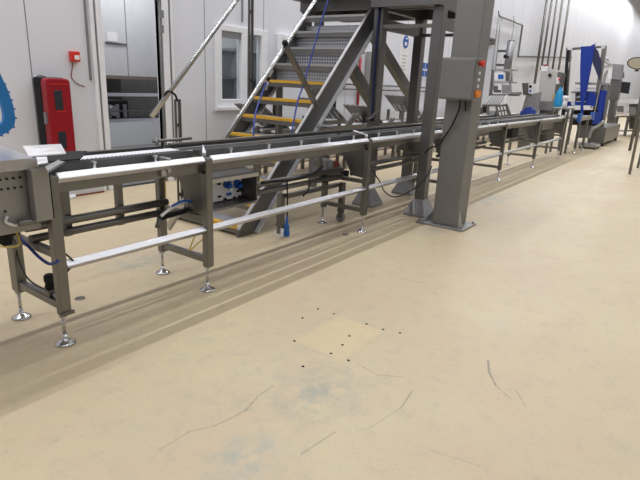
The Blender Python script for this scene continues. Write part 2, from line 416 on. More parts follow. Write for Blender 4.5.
# call point
p = wallpt(73, 56.5); cp = thing('fire_call_point', (p.x, WY, p.z), 'small red fire alarm call point above the extinguisher cabinet', 'call point')
B(p.x-.055, p.x+.055, WY-.07, WY, p.z-.06, p.z+.06).build('housing', 'red_bright', cp, .008)
B(p.x-.02, p.x+.04, WY-.075, WY-.07, p.z-.035, p.z+.015).build('glass_plate', 'paper', cp)
a = [wallpt(u, v, .012) for u, v in ((73, 62), (72, 70), (71.5, 77), (75, 82), (80, 85), (85, 86.5))]
MB().tube(a, .006).build('cable', 'brown_red', cp)
a = [wallpt(u, v, .012) for u, v in ((34, 78), (36, 76), (41, 75.5), (46, 77), (47, 79))]
tag(MB().tube(a, .007).build('wall_cable', 'galv'), 'short looped grey cable on top of the red extinguisher cabinet', 'cable')
p = wallpt(36.5, 0); q = wallpt(41, 150)
tag(B(3.16, 3.18, WY-.02, WY, .25, 1.45).build('wall_conduit', 'galv'), 'thin grey conduit down the wall at the left side of the red cabinet', 'conduit')
# wall signs
def sign(u, v, w_, h_, label, circ=None, name='safety_sign'):
    p = wallpt(u, v); o = thing(name, (p.x, WY, p.z), label, 'sign')
    B(p.x-w_/2, p.x+w_/2, WY-.012, WY, p.z-h_/2, p.z+h_/2).build('plate', 'paper', o); return o, p
o, p = sign(404.3, 54, .42, .92, 'white wall notice with a round blue mandatory symbol, right of the platform post')
MB().cyl((p.x, WY-.012, p.z+.28), (p.x, WY-.018, p.z+.28), .15, n=28).build('symbol', 'blue', o)
m = MB().cyl((p.x, WY-.018, p.z+.36), (p.x, WY-.022, p.z+.34), .035, n=16); m.box(p.x-.06, p.x+.06, WY-.022, WY-.018, p.z+.2, p.z+.28); m.build('figure', 'paper', o)
m = MB()
for i in range(5): m.box(p.x-.12, p.x+.12-.06*(i%2), WY-.016, WY-.012, p.z-.05-i*.08, p.z-.035-i*.08)
m.build('text_lines', 'galv', o)
o, p = sign(424.5, 69.5, .42, .42, 'blue and white hygiene notice seen between the two front platform posts')
m = MB()
for i in range(2):
    for j in range(2): m.box(p.x-.18+.2*i, p.x-.02+.2*i, WY-.02, WY-.012, p.z-.18+.2*j, p.z-.03+.2*j)
m.build('symbol', 'blue', o)
# red hydrant pole on the far wall
p = wallpt(361, 52, .05); q = wallpt(358.5, 90, .05)
o = thing('red_riser_pipe', (p.x, WY-.05, 0), 'thin red vertical pipe on the back wall behind the stair brace', 'pipe')
MB().cyl((p.x, WY-.05, 0), (p.x, WY-.05, p.z), .03).build('pipe', 'red', o)
MB().cyl((p.x-.1, WY-.05, p.z), (p.x+.1, WY-.05, p.z), .04).build('valve', 'red', o)
p = wallpt(368.5, 67); o = B(p.x-.16, p.x+.16, WY-.15, WY, p.z-.42, p.z+.32).build('switch_box', 'grey_plastic', bevel=.01); tag(o, 'tall grey switch box on the back wall beside the red pipe', 'switch box')
# ------------------------------------------------------------------ main conveyor
cv = thing('conveyor', (1.41, .3, 0), 'long stainless steel conveyor line on height-adjustable legs running away to the right', 'conveyor')
FX = [1.40, 2.51, 4.735, 7.05, 9.36, 11.65, 14.0]
YF, YR = .005, .535
def foot(x, y, par, top=.2):
    MB().lathe((x, y, 0), [(.058, 0), (.058, .008), (.045, .016), (.02, .028), (.013, .036), (.013, .06)]).cyl((x, y, .03), (x, y, top), .0105).cyl((x, y, top-.03), (x, y, top-.012), .022, n=6).build('levelling_foot', 'chrome', par)
for i, x in enumerate(FX):
    for y, wd in ((YF, .06), (YR, .09 if i == 0 else .055)):
        l = B(x-.03, x+.03, y-wd/2, y+wd/2, .185, 1.0 if y == YF else .97).build('leg', 'steel', cv, .006)
        foot(x-.012, y, l)
        if y == YF:
            MB().cyl((x-.038, y-.005, .9), (x-.029, y-.005, .9), .014).build('bolt_hole', 'black', l)
            if i in (0,): MB().box(x-.04, x+.04, y-.04, y-.02, .19, .21).build('bolt', 'steel_dark', l)
    B(x-.022, x+.022, YF+.03, YR-.03, .215, .26).build('cross_bar', 'steel', cv, .004)
    B(x-.02, x+.02, YF+.03, YR-.03, .53, .57).build('cross_bar', 'steel_dark', cv)
    pts = [(x-.006, YF+.03, .955), (x-.006, YR-.028, .955), (x-.006, YR-.028, .83), (x-.006, .30, .80), (x-.006, .19, .60), (x-.006, YF+.03, .585)]
    if i == 0: pts = [(x-.006, YF+.03, .955), (x-.006, YR-.046, .955), (x-.006, YR-.046, .86), (x-.006, YF+.03, .86)]
    MB().prism(pts, (.012, 0, 0)).build('gusset_plate', 'steel_dark', cv)
for i in range(len(FX)-1):
    a, b = FX[i]+.032, FX[i+1]-.032
    MB().bar((a, YF, .982), (b, YF, .982), .044, .044, roll=math.pi/4).build('front_rail', 'polished' if i < 3 else 'steel_light', cv, .004)
    MB().box(a, b, YF+.02, YF+.034, .895, .97).build('side_channel', 'steel', cv)
    MB().bar((a, YR, .94), (b, YR, .94), .04, .06).build('rear_rail', 'steel', cv)
    MB().bar((a, YF, .478), (b, YF, .478), .044, .044, roll=math.pi/4).build('lower_rail', 'polished' if i < 3 else 'steel_light', cv, .003)
    # bed with two chain tracks
    m = MB(); m.box(a, b, .125, .195, 1.0, 1.022); n = int((b-a)/.028) if i < 4 else 0
    for k in range(n): xx = a+.014+k*.028; m.cyl((xx, .125, 1.03), (xx, .19, 1.03), .011, n=6)
    if not n: m.box(a, b, .125, .19, 1.022, 1.038)
    m.build('roller_track', 'track', cv)
    MB().box(a, b, .112, .124, .975, 1.038).build('track_side', 'track', cv)
    if i == 0: MB().box(a, b, .22, .36, 1.0, 1.03).build('belt', 'white_belt', cv)
    else: MB().box(a, b, .23, .27, 1.0, 1.02).build('slat', 'galv', cv)
    MB().box(a, b, .37, .40, 1.0, 1.02).build('slat', 'galv', cv)
    MB().box(a, b, .45, .50, .985, 1.035).build('rear_track', 'track', cv)
    if i: MB().cyl((a-.03, .42, 1.05), (b+.03, .42, 1.05), .009, n=8).build('guide_rod', 'steel_dark', cv)
    for k in range(max(2, int((b-a)/.42)) if i < 4 else 0):
        xx = a+.26+k*.43
        if xx > b-.04: continue
        MB().cyl((xx, .06, .985), (xx, .06, 1.035), .010, n=8).cyl((xx, .06, 1.03), (xx, .06, 1.042), .015, n=8).build('stand_off', 'polished', cv)
    # service pipes
for (a, b) in ((1.36, 2.36), (3.27, 4.66), (4.84, 6.9), (7.15, 9.2), (9.5, 11.5)):
    MB().cyl((a, .27, .66), (b, .27, .66), .027).build('service_pipe', 'steel', cv)
    MB().cyl((a+.02, .27, .588), (b, .27, .588), .025).build('service_pipe', 'steel_dark', cv)
for x in (1.63, 2.0, 2.34, 3.36, 4.3, 5.3, 6.2, 7.7, 8.6): B(x-.022, x+.022, .293, .33, .55, 1.0).build('pipe_hanger', 'steel_dark', cv)
# clamp on the front rail in the first bay
MB().prism([(2.17, .0, 1.025), (2.17, .09, 1.025), (2.17, .09, .93), (2.17, .0, .93)], (.03, 0, 0)).build('rail_clamp', 'steel_light', cv, .004)
B(2.12, 2.16, .0, .03, .91, .95).build('rail_clamp', 'steel_light', cv, .004)
# rod bracket crossing the bed
MB().cyl((2.52, .04, 1.04), (2.58, .12, 1.065), .009).cyl((2.52, .04, 1.0), (2.52, .04, 1.045), .014).build('guide_bracket', 'polished', cv)
MB().cyl((4.74, .04, 1.04), (4.66, .16, 1.075), .010).cyl((4.74, .04, 1.0), (4.74, .04, 1.045), .014).build('guide_bracket', 'polished', cv)
MB().cyl((2.47, .55, 1.06), (2.80, .50, 1.07), .012).cyl((2.5, .54, .97), (2.5, .54, 1.09), .011).build('guide_bracket', 'steel', cv)
MB().cyl((4.50, .50, 1.09), (4.78, .50, 1.07), .012).cyl((4.52, .50, .97), (4.52, .50, 1.12), .012).build('guide_bracket', 'steel', cv)
# grey gearmotor under the third frame
gm = MB().cyl((4.42, .40, .70), (4.72, .40, .64), .085, n=18).build('gearmotor', 'galv', cv, .004)
MB().cyl((4.60, .30, .70), (4.60, .34, .70), .05).build('gearmotor_cover', 'brown_red', gm)
m = MB()
for k in range(6): m.cyl((4.42+.03*k, .40, .70-.006*k), (4.43+.03*k, .40, .698-.006*k), .095, n=18)
m.build('cooling_fins', 'grey_plastic', gm)
MB().box(4.45, 4.95, .36, .44, .52, .60).build('motor_mount', 'black', cv)
# dark bag-like cover panels further down the line
MB().box(10.3, 10.7, .14, .45, .68, .97).build('drive_cover', 'black', cv, .03)
MB().box(12.5, 13.6, .14, .48, .72, .95).build('drive_cover', 'steel_dark', cv, .03)
MB().box(8.2, 9.0, .15, .45, .80, .95).build('drive_cover', 'steel_dark', cv, .02)
MB().cyl((14.03, .05, .985), (14.2, .09, .985), .03).build('end_cap', 'polished', cv)
MB().box(6.3, 6.7, .14, .44, .72, .97).build('drive_cover', 'steel_dark', cv, .01)
# ------------------------------------------------------------------ machine at the left edge
lm = thing('infeed_machine', (.9, .3, 0), 'stainless infeed machine with perforated side panel at the left edge', 'machine')
B(.3, 1.335, .02, .5, .715, 1.085).build('side_panel', 'panel_steel', lm, .006)
MB().prism([(.3, -.02, 1.09), (1.325, -.02, 1.09), (1.325, .52, 1.13), (.3, .52, 1.13)], (0, 0, .012)).build('top_tray', 'polished', lm, .004)
B(.3, 1.325, -.03, -.015, 1.05, 1.105).build('tray_lip', 'steel_light', lm)
pn = MB()
for r, zz in enumerate((1.005, .955)):
    for k in range(7): xx = 1.06+k*.032; pn.cyl((xx, .012, zz), (xx, .021, zz), .006, n=8)
pn.cyl((1.16, .012, .84), (1.16, .021, .84), .006, n=8)
pn.build('bolt_hole', 'black', lm)
B(1.275, 1.365, -.06, .0, .775, 1.055).build('bracket_cover', 'panel_steel', lm, .006)
B(1.365, 1.372, -.055, .0, .78, 1.05).build('cover_edge', 'black', lm)
MB().cyl((1.2, -.02, .775), (1.33, -.02, .775), .016).build('stub_pipe', 'steel', lm)
MB().tube([(1.16, .0, .82), (1.15, .0, .79), (1.19, .0, .765), (1.25, .0, .765)], .009).build('slot_edge', 'polished', lm)
for x, y in ((.45, .1), (.45, .45)):
    l = B(x-.035, x+.035, y-.035, y+.035, .18, .715).build('leg', 'steel', lm, .005); foot(x, y, l)
# sheets lying over the junction
def plate(name, uvz, t, m, label, cat):
    pts = [at(u, v, z=z) for u, v, z in uvz]; c = sum(pts, Vector())/len(pts)
    return tag(MB().prism(pts, (0, 0, t)).build(name, m, origin=c), label, cat)
plate('guide_sheet', ((23, 147, 1.16), (61, 145, 1.16), (66, 154, 1.115), (29, 157, 1.115)), .006, 'frame_white', 'bright white sheet angled across the start of the conveyor', 'sheet')
plate('guide_plate', ((52, 153, 1.08), (87, 152, 1.08), (80, 160, 1.062), (46, 163, 1.062)), .008, 'black', 'black plate lying over the conveyor start beside the white sheet', 'plate')
plate('transfer_chute', ((45, 169, 1.06), (65, 158.5, 1.06), (66, 163, 1.05), (48, 173, 1.05)), .012, 'steel_light', 'small grey steel transfer chute at the conveyor start', 'chute')
plate('junction_box', ((36, 158, 1.085), (47, 157.5, 1.085), (48, 163, 1.085), (38, 165, 1.085)), .005, 'white_plastic', 'little white plate between the bracket cover and the black plate', 'plate')
# blue modular belt loop
out = [(-26, 60), (-12, 60), (0, 73), (8, 90), (13.5, 106), (15.5, 118), (14.5, 126), (9, 131.5), (0, 136), (-14, 138)]
inn = [(-14, 128), (0, 125.5), (4, 121), (4.5, 116), (3, 108), (-1, 98), (-8, 82), (-14, 74), (-24, 72)]
pts = [at(u, v, y=.30) for u, v in out+inn]
o = thing('belt_loop', at(4, 130, y=.3), 'blue plastic modular belt strip hanging in a loop over the infeed machine', 'belt')
MB().prism(pts, (0, .03, 0)).build('belt_strip', 'blue_belt', o)
m = MB()
for u, v, du, dv in ((5,84,3,-1),(9,92,3,-1),(12,100,3,-1),(14.5,109,3,-.5),(16,118,2.5,.5),(14,127,1.5,2),(8,132.5,1,2.5),(2,135.5,.5,2)):
    a = at(u-1, v, y=.315); b_ = at(u+.3, v+dv*.2, y=.315); m.bar(a, b_, .02, .008)
m.build('belt_tooth', 'blue', o)
# valve/regulator on the lower cross bar of first frame
rg = thing('air_regulator', (1.41, .27, .26), 'black pneumatic regulator with chrome bell sitting on the lowest bar of first leg frame', 'regulator')
c = at(50, 283, x=1.41)
cy = c.y
B(1.38, 1.44, cy-.035, cy+.035, .262, .30).build('body', 'steel_dark', rg, .005)
MB().lathe((1.41, cy, .30), [(.024, 0), (.032, .012), (.025, .035), (.027, .04), (.032, .052), (.032, .082), (.024, .09)]).build('knob', 'black', rg)
MB().cyl((1.41, cy-.03, .28), (1.41, cy-.07, .262), .014).build('fitting', 'steel_light', rg)
def cable(name, pts, r, m, label, cat='cable'):
    return tag(MB().tube(pts, r).build(name, m, origin=Vector(pts[0])), label, cat)
cable('air_hose', [(1.40, .48, .70), (1.40, .50, .60), (1.39, .49, .45), (1.39, .42, .33), (1.40, .34, .285), (1.40, cy+.035, .285)], .0055, 'rubber', 'thin black hose looping down to the regulator on the first leg frame', 'hose')
cable('power_cable', [at(16, 234, x=1.35), at(30, 248, x=1.36), at(40, 258, x=1.37), at(50, 264, x=1.37), at(58, 261, x=1.37)], .009, 'blue_cord', 'dark blue cable drooping behind the first front leg', 'cable')
cable('air_hose', [(1.30, .30, .70), at(20, 243, x=1.33), at(8, 247, x=1.33), at(-4, 245, x=1.33)], .006, 'yellow_hose', 'beige hose leaving under the infeed machine to the left edge', 'hose')
cable('power_cable', [at(66, 254, y=.0), at(74, 262, y=-.005), at(72, 266, y=.0), at(66, 273, y=.0)], .005, 'black', 'black cable tied round the lower rail beside the first front leg', 'cable')
vb = thing('valve_block', (1.37, .36, .62), 'dark cluster of valves and fittings under the left machine corner', 'valve')
MB().box(1.2, 1.34, .30, .42, .62, .70).box(1.23, 1.28, .26, .33, .58, .66).build('manifold', 'black', vb, .006)
m = MB()
for k in range(3): m.cyl((1.22+.04*k, .33, .62), (1.22+.045*k, .31, .565), .01)
m.build('fitting', 'steel_dark', vb)
# hoses at second frame
cable('air_hose', [at(161, 216, y=.22), at(170, 209, y=.22), at(180, 204, y=.22), at(192, 201, y=.22)], .012, 'white_plastic', 'white hose end joined to the blue hose at the second leg frame', 'hose')
cable('air_hose', [at(172, 206, y=.18), at(183, 201, y=.18), at(194, 202, y=.18), at(200, 206, y=.18)], .009, 'blue', 'blue hose bent around the pipes at the second leg frame', 'hose')
cable('air_hose', [at(186, 205, y=.16), at(194, 206, y=.16), at(203, 211, y=.15)], .013, 'galv', 'grey fat hose stub at the second leg frame', 'hose')
cable('air_hose', [at(197, 232, y=.15), at(192, 243, y=.15), at(190, 250.5, y=.15), at(196, 245, y=.15), at(204, 238, y=.12)], .005, 'yellow_hose', 'thin yellow hose hanging in a V beside the second front leg', 'hose')
cable('air_hose', [at(164, 180, y=.5), at(164.5, 195, y=.5), at(164, 206, y=.5)], .011, 'yellow_hose', 'short yellow vertical hose behind the conveyor bed', 'hose')
tb = thing('valve_manifold', (2.30, .27, .6), 'black valve manifold clamped on the service pipes next to second leg frame', 'valve')
m = MB(); a = at(160, 218, y=.25); b_ = at(202, 206, y=.25)
m.bar(a, b_, .04, .035).build('manifold', 'black', tb, .01)
MB().cyl(a, a+Vector((-.03, 0, -.07)), .018).build('fitting', 'steel_dark', tb)
# ------------------------------------------------------------------ socket hood
sk = thing('socket_station', (2.95, .30, .58), 'hooded steel socket station with white panel and two blue sockets under the conveyor', 'socket box')
MB().prism([(2.60, .17, .785), (3.23, .17, .785), (3.23, .49, .835), (2.60, .49, .835)], (0, 0, .012)).build('hood', 'steel', sk)
B(2.60, 3.23, .165, .175, .765, .795).build('hood_lip', 'steel_light', sk)
B(3.22, 3.235, .18, .36, .55, .79).build('side_plate', 'steel_dark', sk); B(2.60, 3.235, .36, .37, .55, .82).build('back_plate', 'steel_dark', sk)
B(2.60, 3.22, .19, .36, .53, .55).build('bottom_plate', 'steel', sk)
pa = B(2.80, 3.21, .345, .36, .56, .76).build('socket_panel', 'white_plastic', sk, .003)
for u in (227.5, 237.5):
    c = at(u, 184, y=.33); s_ = MB().cyl((c.x, .345, c.z), (c.x, .315, c.z), .036, n=18).cyl((c.x, .32, c.z-.01), (c.x, .295, c.z-.02), .026, n=14).build('socket', 'blue', pa)
    MB().box(c.x-.012, c.x+.012, .285, .30, c.z-.05, c.z-.03).build('socket_lid', 'paper' if u < 230 else 'black', s_)
m = MB(); c = at(229, 194, y=.34); m.box(c.x-.025, c.x+.025, .335, .345, c.z-.012, c.z+.012); m.build('indicator', 'blue', pa)
for i, (u, v) in enumerate(((219.5, 196.5), (225, 199), (229.5, 200), (234.5, 197.5), (239.5, 196), (238, 191), (241.5, 190.5), (219, 184))):
    c = at(u, v, y=.34); B(c.x-.014, c.x+.014, .333, .345, c.z-.007, c.z+.007).build('switch', 'black', pa)
# ------------------------------------------------------------------ caster stand
cs = thing('caster_stand', (4.4, .45, 0), 'wheeled steel stand with two uprights on castors under the conveyor', 'stand')
for x, y in ((3.93, .50), (4.92, .42)):
    l = B(x-.03, x+.03, y-.03, y+.03, .15, .46).build('upright', 'steel_dark', cs, .004)
    B(x-.04, x+.04, y-.03, y+.03, .13, .15).build('castor_fork', 'steel_dark', l)
    B(x-.035, x-.028, y-.02, y+.02, .05, .14).build('castor_fork', 'steel_dark', l); B(x+.028, x+.035, y-.02, y+.02, .05, .14).build('castor_fork', 'steel_dark', l)
    MB().cyl((x-.022, y, .052), (x+.022, y, .052), .052, n=20).build('castor_wheel', 'white_plastic' if x < 4 else 'galv', l)
B(3.96, 4.89, .43, .48, .415, .455).build('cross_rail', 'steel_dark', cs)
# plug on cable
pc = thing('hanging_plug', (3.75, .22, .2), 'blue industrial plug hanging on a black cable above the floor', 'plug')
P0 = at(287, 181, y=.22); P1 = at(287, 217, y=.22); P2 = at(287.5, 236, y=.22)
MB().tube([P0, at(287.5, 200, y=.22), P1], .007).build('cable', 'black', pc)
MB().lathe((P1.x, .22, P2.z), [(.026, 0), (.03, .01), (.03, .05), (.022, .055), (.026, .06), (.026, .10), (.014, .125), (.01, P1.z-P2.z)]).build('plug', 'blue', pc)
cable('power_cable', [at(310, 182, y=.2), at(308, 190, y=.2), at(303, 196, y=.2)], .008, 'black', 'short loose black cable end under the pipes near the gearmotor')
cable('power_cable', [at(262, 183, y=.2), at(275, 181, y=.2), at(296, 179, y=.2), at(314, 173, y=.2), at(322, 166, y=.2)], .014, 'black', 'thick black cable strapped along the service pipes toward the gearmotor')
cable('power_cable', [at(372, 170, y=.02), at(380, 182, y=.0), at(385, 192, y=-.02), at(396, 197, y=-.25), at(412, 190, y=-.30), at(424, 180, y=-.35), at(432, 166, y=-.38)], .007, 'black', 'thin black cable sagging from the conveyor around the front platform post')
# ------------------------------------------------------------------ stairs
YN, YFAR = .81, 1.76
SL = 1.033
stt = thing('steel_staircase', (3.75, 1.3, 0), 'steep grey steel staircase with yellow nosings on its lower steps', 'staircase')
def stringer(y0, y1):
    xt = 6.0
    return [(3.62, y0, 0), (3.86, y0, 0), (xt, y0, (xt-3.86)*1.035), (xt, y0, (xt-3.55)*SL), (3.63, y0, .083)]
for (a, b, nm) in ((YN-.02, YN+.005, 'stringer'), (YFAR-.0, YFAR+.025, 'stringer')):
    s_ = MB().prism(stringer(a, b), (0, b-a, 0)).build(nm, 'stair_steel', stt)
    s2 = 1 if a < 1 else 1
    MB().prism([(3.63, a-.012, .075), (6.0, a-.012, 2.523), (6.0, a-.012, 2.535), (3.62, a-.012, .09)], (0, .036, 0)).build('flange', 'steel_light' , s_)
    MB().prism([(3.86, a-.05, 0), (6.0, a-.05, 2.205), (6.0, a-.05, 2.225), (3.85, a-.05, .016)], (0, .05, 0)).build('flange', 'glare_steel', s_)
for k in range(-4, 9):
    z = 1.74+.205*(k-5) if k > 0 else .92+.205*(k-1)
    x = 5.10+.197*(k-5)
    if z < .05: continue
    if z > 2.5: continue
    x = 3.55+z/SL+.01
    t = B(x, x+.26, YN+.006, YFAR-.002, z-.012, z).build('tread', 'tread_metal', stt)
    B(x-.012, x, YN+.006, YFAR-.002, z-.072, z-.022).build('tread_lip', 'stair_steel' if k < 5 else 'steel', t)
    if k >= 4 and k < 8: B(x+.235, x+.24, YN+.006, YFAR-.002, z+.0, z+(.19 if k < 7 else .09)).build('riser_plate', 'tread_metal', t)
    if k < 5: MB().box(x-.02, x+.05, YN+.01, YFAR-.006, z+.0, z+.008).box(x-.02, x-.012, YN+.01, YFAR-.006, z-.024, z+.0).build('yellow_nosing', 'yellow', t)
    else: B(x-.012, x, YN+.006, YFAR-.002, z-.02, z+.004).build('tread_lip', 'steel_light', t)
# near handrail with post square to the stringer
def hr(x, y, off): return (x, y, SL*(x-3.55)+off)
MB().cyl(hr(2.76, .80, 1.10), hr(5.6, .80, 1.10), .0215, n=14).build('handrail', 'chrome', stt)
MB().bar((4.29, .79, 1.88), (4.84, .79, 1.30), .03, .06, up=(0,1,0)).build('handrail_post', 'steel', stt)
MB().lathe((4.27, .78, 1.90), [(.01, -.03), (.03, -.015), (.03, .015), (.01, .03)]).build('post_cap', 'black', stt)
MB().cyl(hr(2.80, .82, 1.02), hr(3.25, .82, 1.02), .014).build('lower_handrail', 'steel_light', stt)
# far handrail
MB().cyl(hr(3.55, 2.0, 1.11), hr(5.6, 2.0, 1.11), .027, n=14).build('handrail', 'chrome', stt)
def post(x, z0, z1, y=1.97):
    MB().box(x-.035, x-.02, y-.012, y+.012, z0, z1).box(x+.015, x+.04, y-.015, y+.015, z0, z1).box(x-.02, x+.015, y-.01, y+.01, z0+.2, z0+.24).box(x-.02, x+.015, y-.01, y+.01, z1-.3, z1-.26).build('handrail_post', 'steel_dark', stt)
post(3.87, 0, 1.29); 
MB().tube([(3.87, 1.97, 1.27), (3.84, 1.97, 1.34), (3.76, 1.99, 1.37), (3.72, 2.0, 1.31)], .012).build('handrail_bracket', 'black', stt)
post(5.03, 1.30, 2.60)
MB().box(5.0, 5.06, 1.785, 1.98, 1.30, 1.36).build('post_bracket', 'steel_dark', stt)
p = at(275, 100, y=1.80)
B(p.x-.035, p.x+.035, 1.70, 1.755, 0, 1.6).build('stair_support', 'stair_steel', stt)
# blue air lines hanging over the stairs
def bl(pts, label): cable('air_line', pts, .009, 'blue_cord', label, 'hose')
bl([at(330, -6, y=.9), at(320, 26, y=.9), at(311, 58, y=.88), at(303, 86, y=.84), at(298, 100, y=.78), at(294, 120, y=.72), at(291, 137, y=.66)], 'long blue air line hanging diagonally in front of the upper stair treads')
bl([at(266, 82, y=1.0), at(262, 94, y=.98), at(257, 108, y=.9), at(254, 122, y=.8), at(253.5, 141, y=.68)], 'short blue air line hanging by the left ends of the yellow treads')
cn = thing('hose_connector', at(268, 76, y=1.0), 'chrome jointed hose connector at the top of the short blue air line', 'connector')
MB().cyl(at(272, 70, y=1.0), at(268, 78, y=1.0), .02).cyl(at(268, 80, y=1.0), at(266, 90, y=1.0), .015).build('fitting', 'steel_light', cn)
MB().cyl(at(268, 77, y=1.0), at(267.5, 80, y=1.0), .024).build('collar', 'black', cn)
# ------------------------------------------------------------------ platform
pf = thing('steel_platform', (6.3, .7, 0), 'dark grey steel platform bridging the conveyor on square posts with pyramid feet', 'platform')
PX = (5.92, 7.02); PYs = (-.11, .655)
for x in PX:
    for y in PYs:
        h = .063
        l = B(x-h, x+h, y-h, y+h, .10, 2.42).build('post', 'stair_steel', pf, .006)
        m = MB(); b0, b1 = .15, h+.006
        vs = [(x+sx*b, y+sy*b, z) for b, z in ((b0, 0), (b0, .03), (b1, .21)) for sx, sy in ((-1,-1),(1,-1),(1,1),(-1,1))]
        V = [m.bm.verts.new(v) for v in vs]; m.bm.faces.new(V[0:4][::-1]); m.bm.faces.new(V[8:12])
        for r in (0, 4):
            for k in range(4): m.bm.faces.new((V[r+k], V[r+(k+1)%4], V[r+4+(k+1)%4], V[r+4+k]))
        m.build('pyramid_foot', 'galv', l)
for y in PYs: B(PX[0]+.06, PX[1]-.06, y-.04, y+.04, 2.19, 2.31).build('tie_beam', 'stair_steel', pf)
for x in PX: B(x-.05, x+.04, PYs[0]+.06, PYs[1]-.06, 2.20, 2.235).build('tie_beam', 'steel', pf)
B(PX[0]-.2, 7.15, -.16, 1.98, 2.56, 2.60).build('deck', 'stair_steel', pf)
m = MB(); m.box(PX[0]-.15, PX[0]+.05, -.16, .72, 2.42, 2.56); m.box(6.01, 6.06, .78, 1.98, 2.44, 2.75); m.box(7.0, 7.1, -.13, 1.98, 2.42, 2.56); m.box(5.85, 7.0, -.13, -.05, 2.42, 2.56); m.box(5.85, 7.0, .66, .74, 2.42, 2.56); m.box(6.05, 7.0, 1.9, 1.98, 2.42, 2.56); m.box(6.3, 6.4, -.05, .66, 2.46, 2.56)
m.build('deck_frame', 'stair_steel', pf)
MB().bar(at(345, 57, y=.88), at(373, 104, y=.88), .10, .13).build('brace', 'stair_steel', pf)
MB().bar(at(367, 24, y=.88), at(410, 94, y=.88), .10, .13).build('brace', 'stair_steel', pf)
MB().tube([(5.86, .60, 1.22), (5.72, .58, 1.15), (5.6, .575, 1.13)], .02).build('knee_tube', 'steel_dark', pf)
for x, y in ((6.35, 1.9),): B(x-.05, x+.05, y-.05, y+.05, 0, 2.42).build('post', 'stair_steel', pf)
cable('air_line', [(5.84, .64, 2.42), (5.84, .648, 2.0), (5.84, .645, 1.5), (5.84, .64, 1.1)], .014, 'navy', 'dark blue hose running straight down the rear platform post by the stairs', 'hose')
# ------------------------------------------------------------------ column and control box
cl = thing('steel_column', (5.73, -.59, 0), 'wide grey box-section steel column bolted to floor in front of conveyor', 'column')
B(5.58, 5.87, -.735, -.43, .025, 11).build('shaft', 'column_steel', cl, .012)
B(5.52, 5.95, -.83, -.25, 0, .025).build('base_plate', 'galv', cl, .004)
MB().prism([(5.70, -.435, .025), (5.70, -.30, .025), (5.70, -.435, .22)], (.015, 0, 0)).build('gusset', 'column_steel', cl)
MB().prism([(5.60, -.735, .025), (5.60, -.80, .025), (5.60, -.735, .22)], (.015, 0, 0)).build('gusset', 'steel_light', cl)
MB().prism([(5.87, -.60, .025), (5.94, -.60, .025), (5.87, -.60, .2)], (0, .015, 0)).build('gusset', 'column_steel', cl)
for x, y in ((5.55, -.80), (5.92, -.80), (5.55, -.28), (5.92, -.28), (5.555, -.55)): MB().cyl((x, y, .025), (x, y, .045), .014, n=6).build('anchor_bolt', 'galv', cl)
cb = thing('control_box', (5.49, -.60, 1.64), 'grey steel control box with red stop button and indicator lamps mounted on the column', 'control box')
B(5.43, 5.579, -.79, -.41, 1.43, 1.85).build('enclosure', 'column_steel', cb, .006)
B(5.42, 5.43, -.775, -.425, 1.445, 1.835).build('door', 'column_steel', cb, .004)
ys = -.79
MB().cyl((5.50, ys, 1.80), (5.50, ys-.035, 1.80), .022, n=16).cyl((5.50, ys-.03, 1.80), (5.50, ys-.05, 1.80), .034, n=16).build('stop_button', 'red_bright', cb)
for z in (1.705, 1.64, 1.575): MB().cyl((5.50, ys, z), (5.50, ys-.018, z), .016, n=14).build('indicator_lamp', 'white_plastic', cb)
MB().cyl((5.50, ys, 1.50), (5.50, ys-.03, 1.50), .038, n=16).build('rotary_switch', 'orange', cb)
B(5.47, 5.53, ys-.045, ys-.03, 1.47, 1.53).build('switch_handle', 'orange', cb)
cable('power_cable', [(5.52, -.62, 1.43), (5.52, -.62, 1.33), (5.54, -.55, 1.15), (5.555, -.46, 1.0), (5.56, -.42, .93), (5.60, -.30, .88), (5.7, -.2, .8)], .009, 'black', 'black cable from the control box underside curving down the column')
cable('power_cable', [(5.52, -.68, 1.43), (5.54, -.68, 1.37), (5.56, -.68, 1.32)], .009, 'black', 'short black cable stub below the control box')
# ------------------------------------------------------------------ far line along the wall
LY = 2.75
fl = thing('rear_conveyor', (10, LY, 0), 'low second conveyor line standing near the back wall behind the staircase', 'conveyor')
for x in (6.3, 8.2, 10.1, 12.0, 13.9, 15.8, 17.7, 19.6):
    for y in (LY-.22, LY+.22): B(x-.03, x+.03, y-.03, y+.03, 0, .72).build('leg', 'steel_dark', fl)
    B(x-.02, x+.02, LY-.19, LY+.19, .25, .29).build('cross_bar', 'steel_dark', fl)
B(6.2, 19.7, LY-.25, LY-.20, .72, .80).build('side_rail', 'steel', fl); B(6.2, 19.7, LY+.20, LY+.25, .72, .80).build('side_rail', 'steel', fl)
B(6.2, 19.7, LY-.20, LY+.20, .76, .785).build('belt', 'white_belt', fl)
B(6.2, 19.7, LY-.24, LY-.21, .30, .33).build('side_rail', 'steel_dark', fl)
for i, x in enumerate((6.9, 7.5, 9.0, 9.6, 11.2)):
    B(x-.12, x+.12, LY-.19, LY+.1, .45, .68).build('drive_unit', 'brown_red' if i % 2 else 'galv', fl, .02)
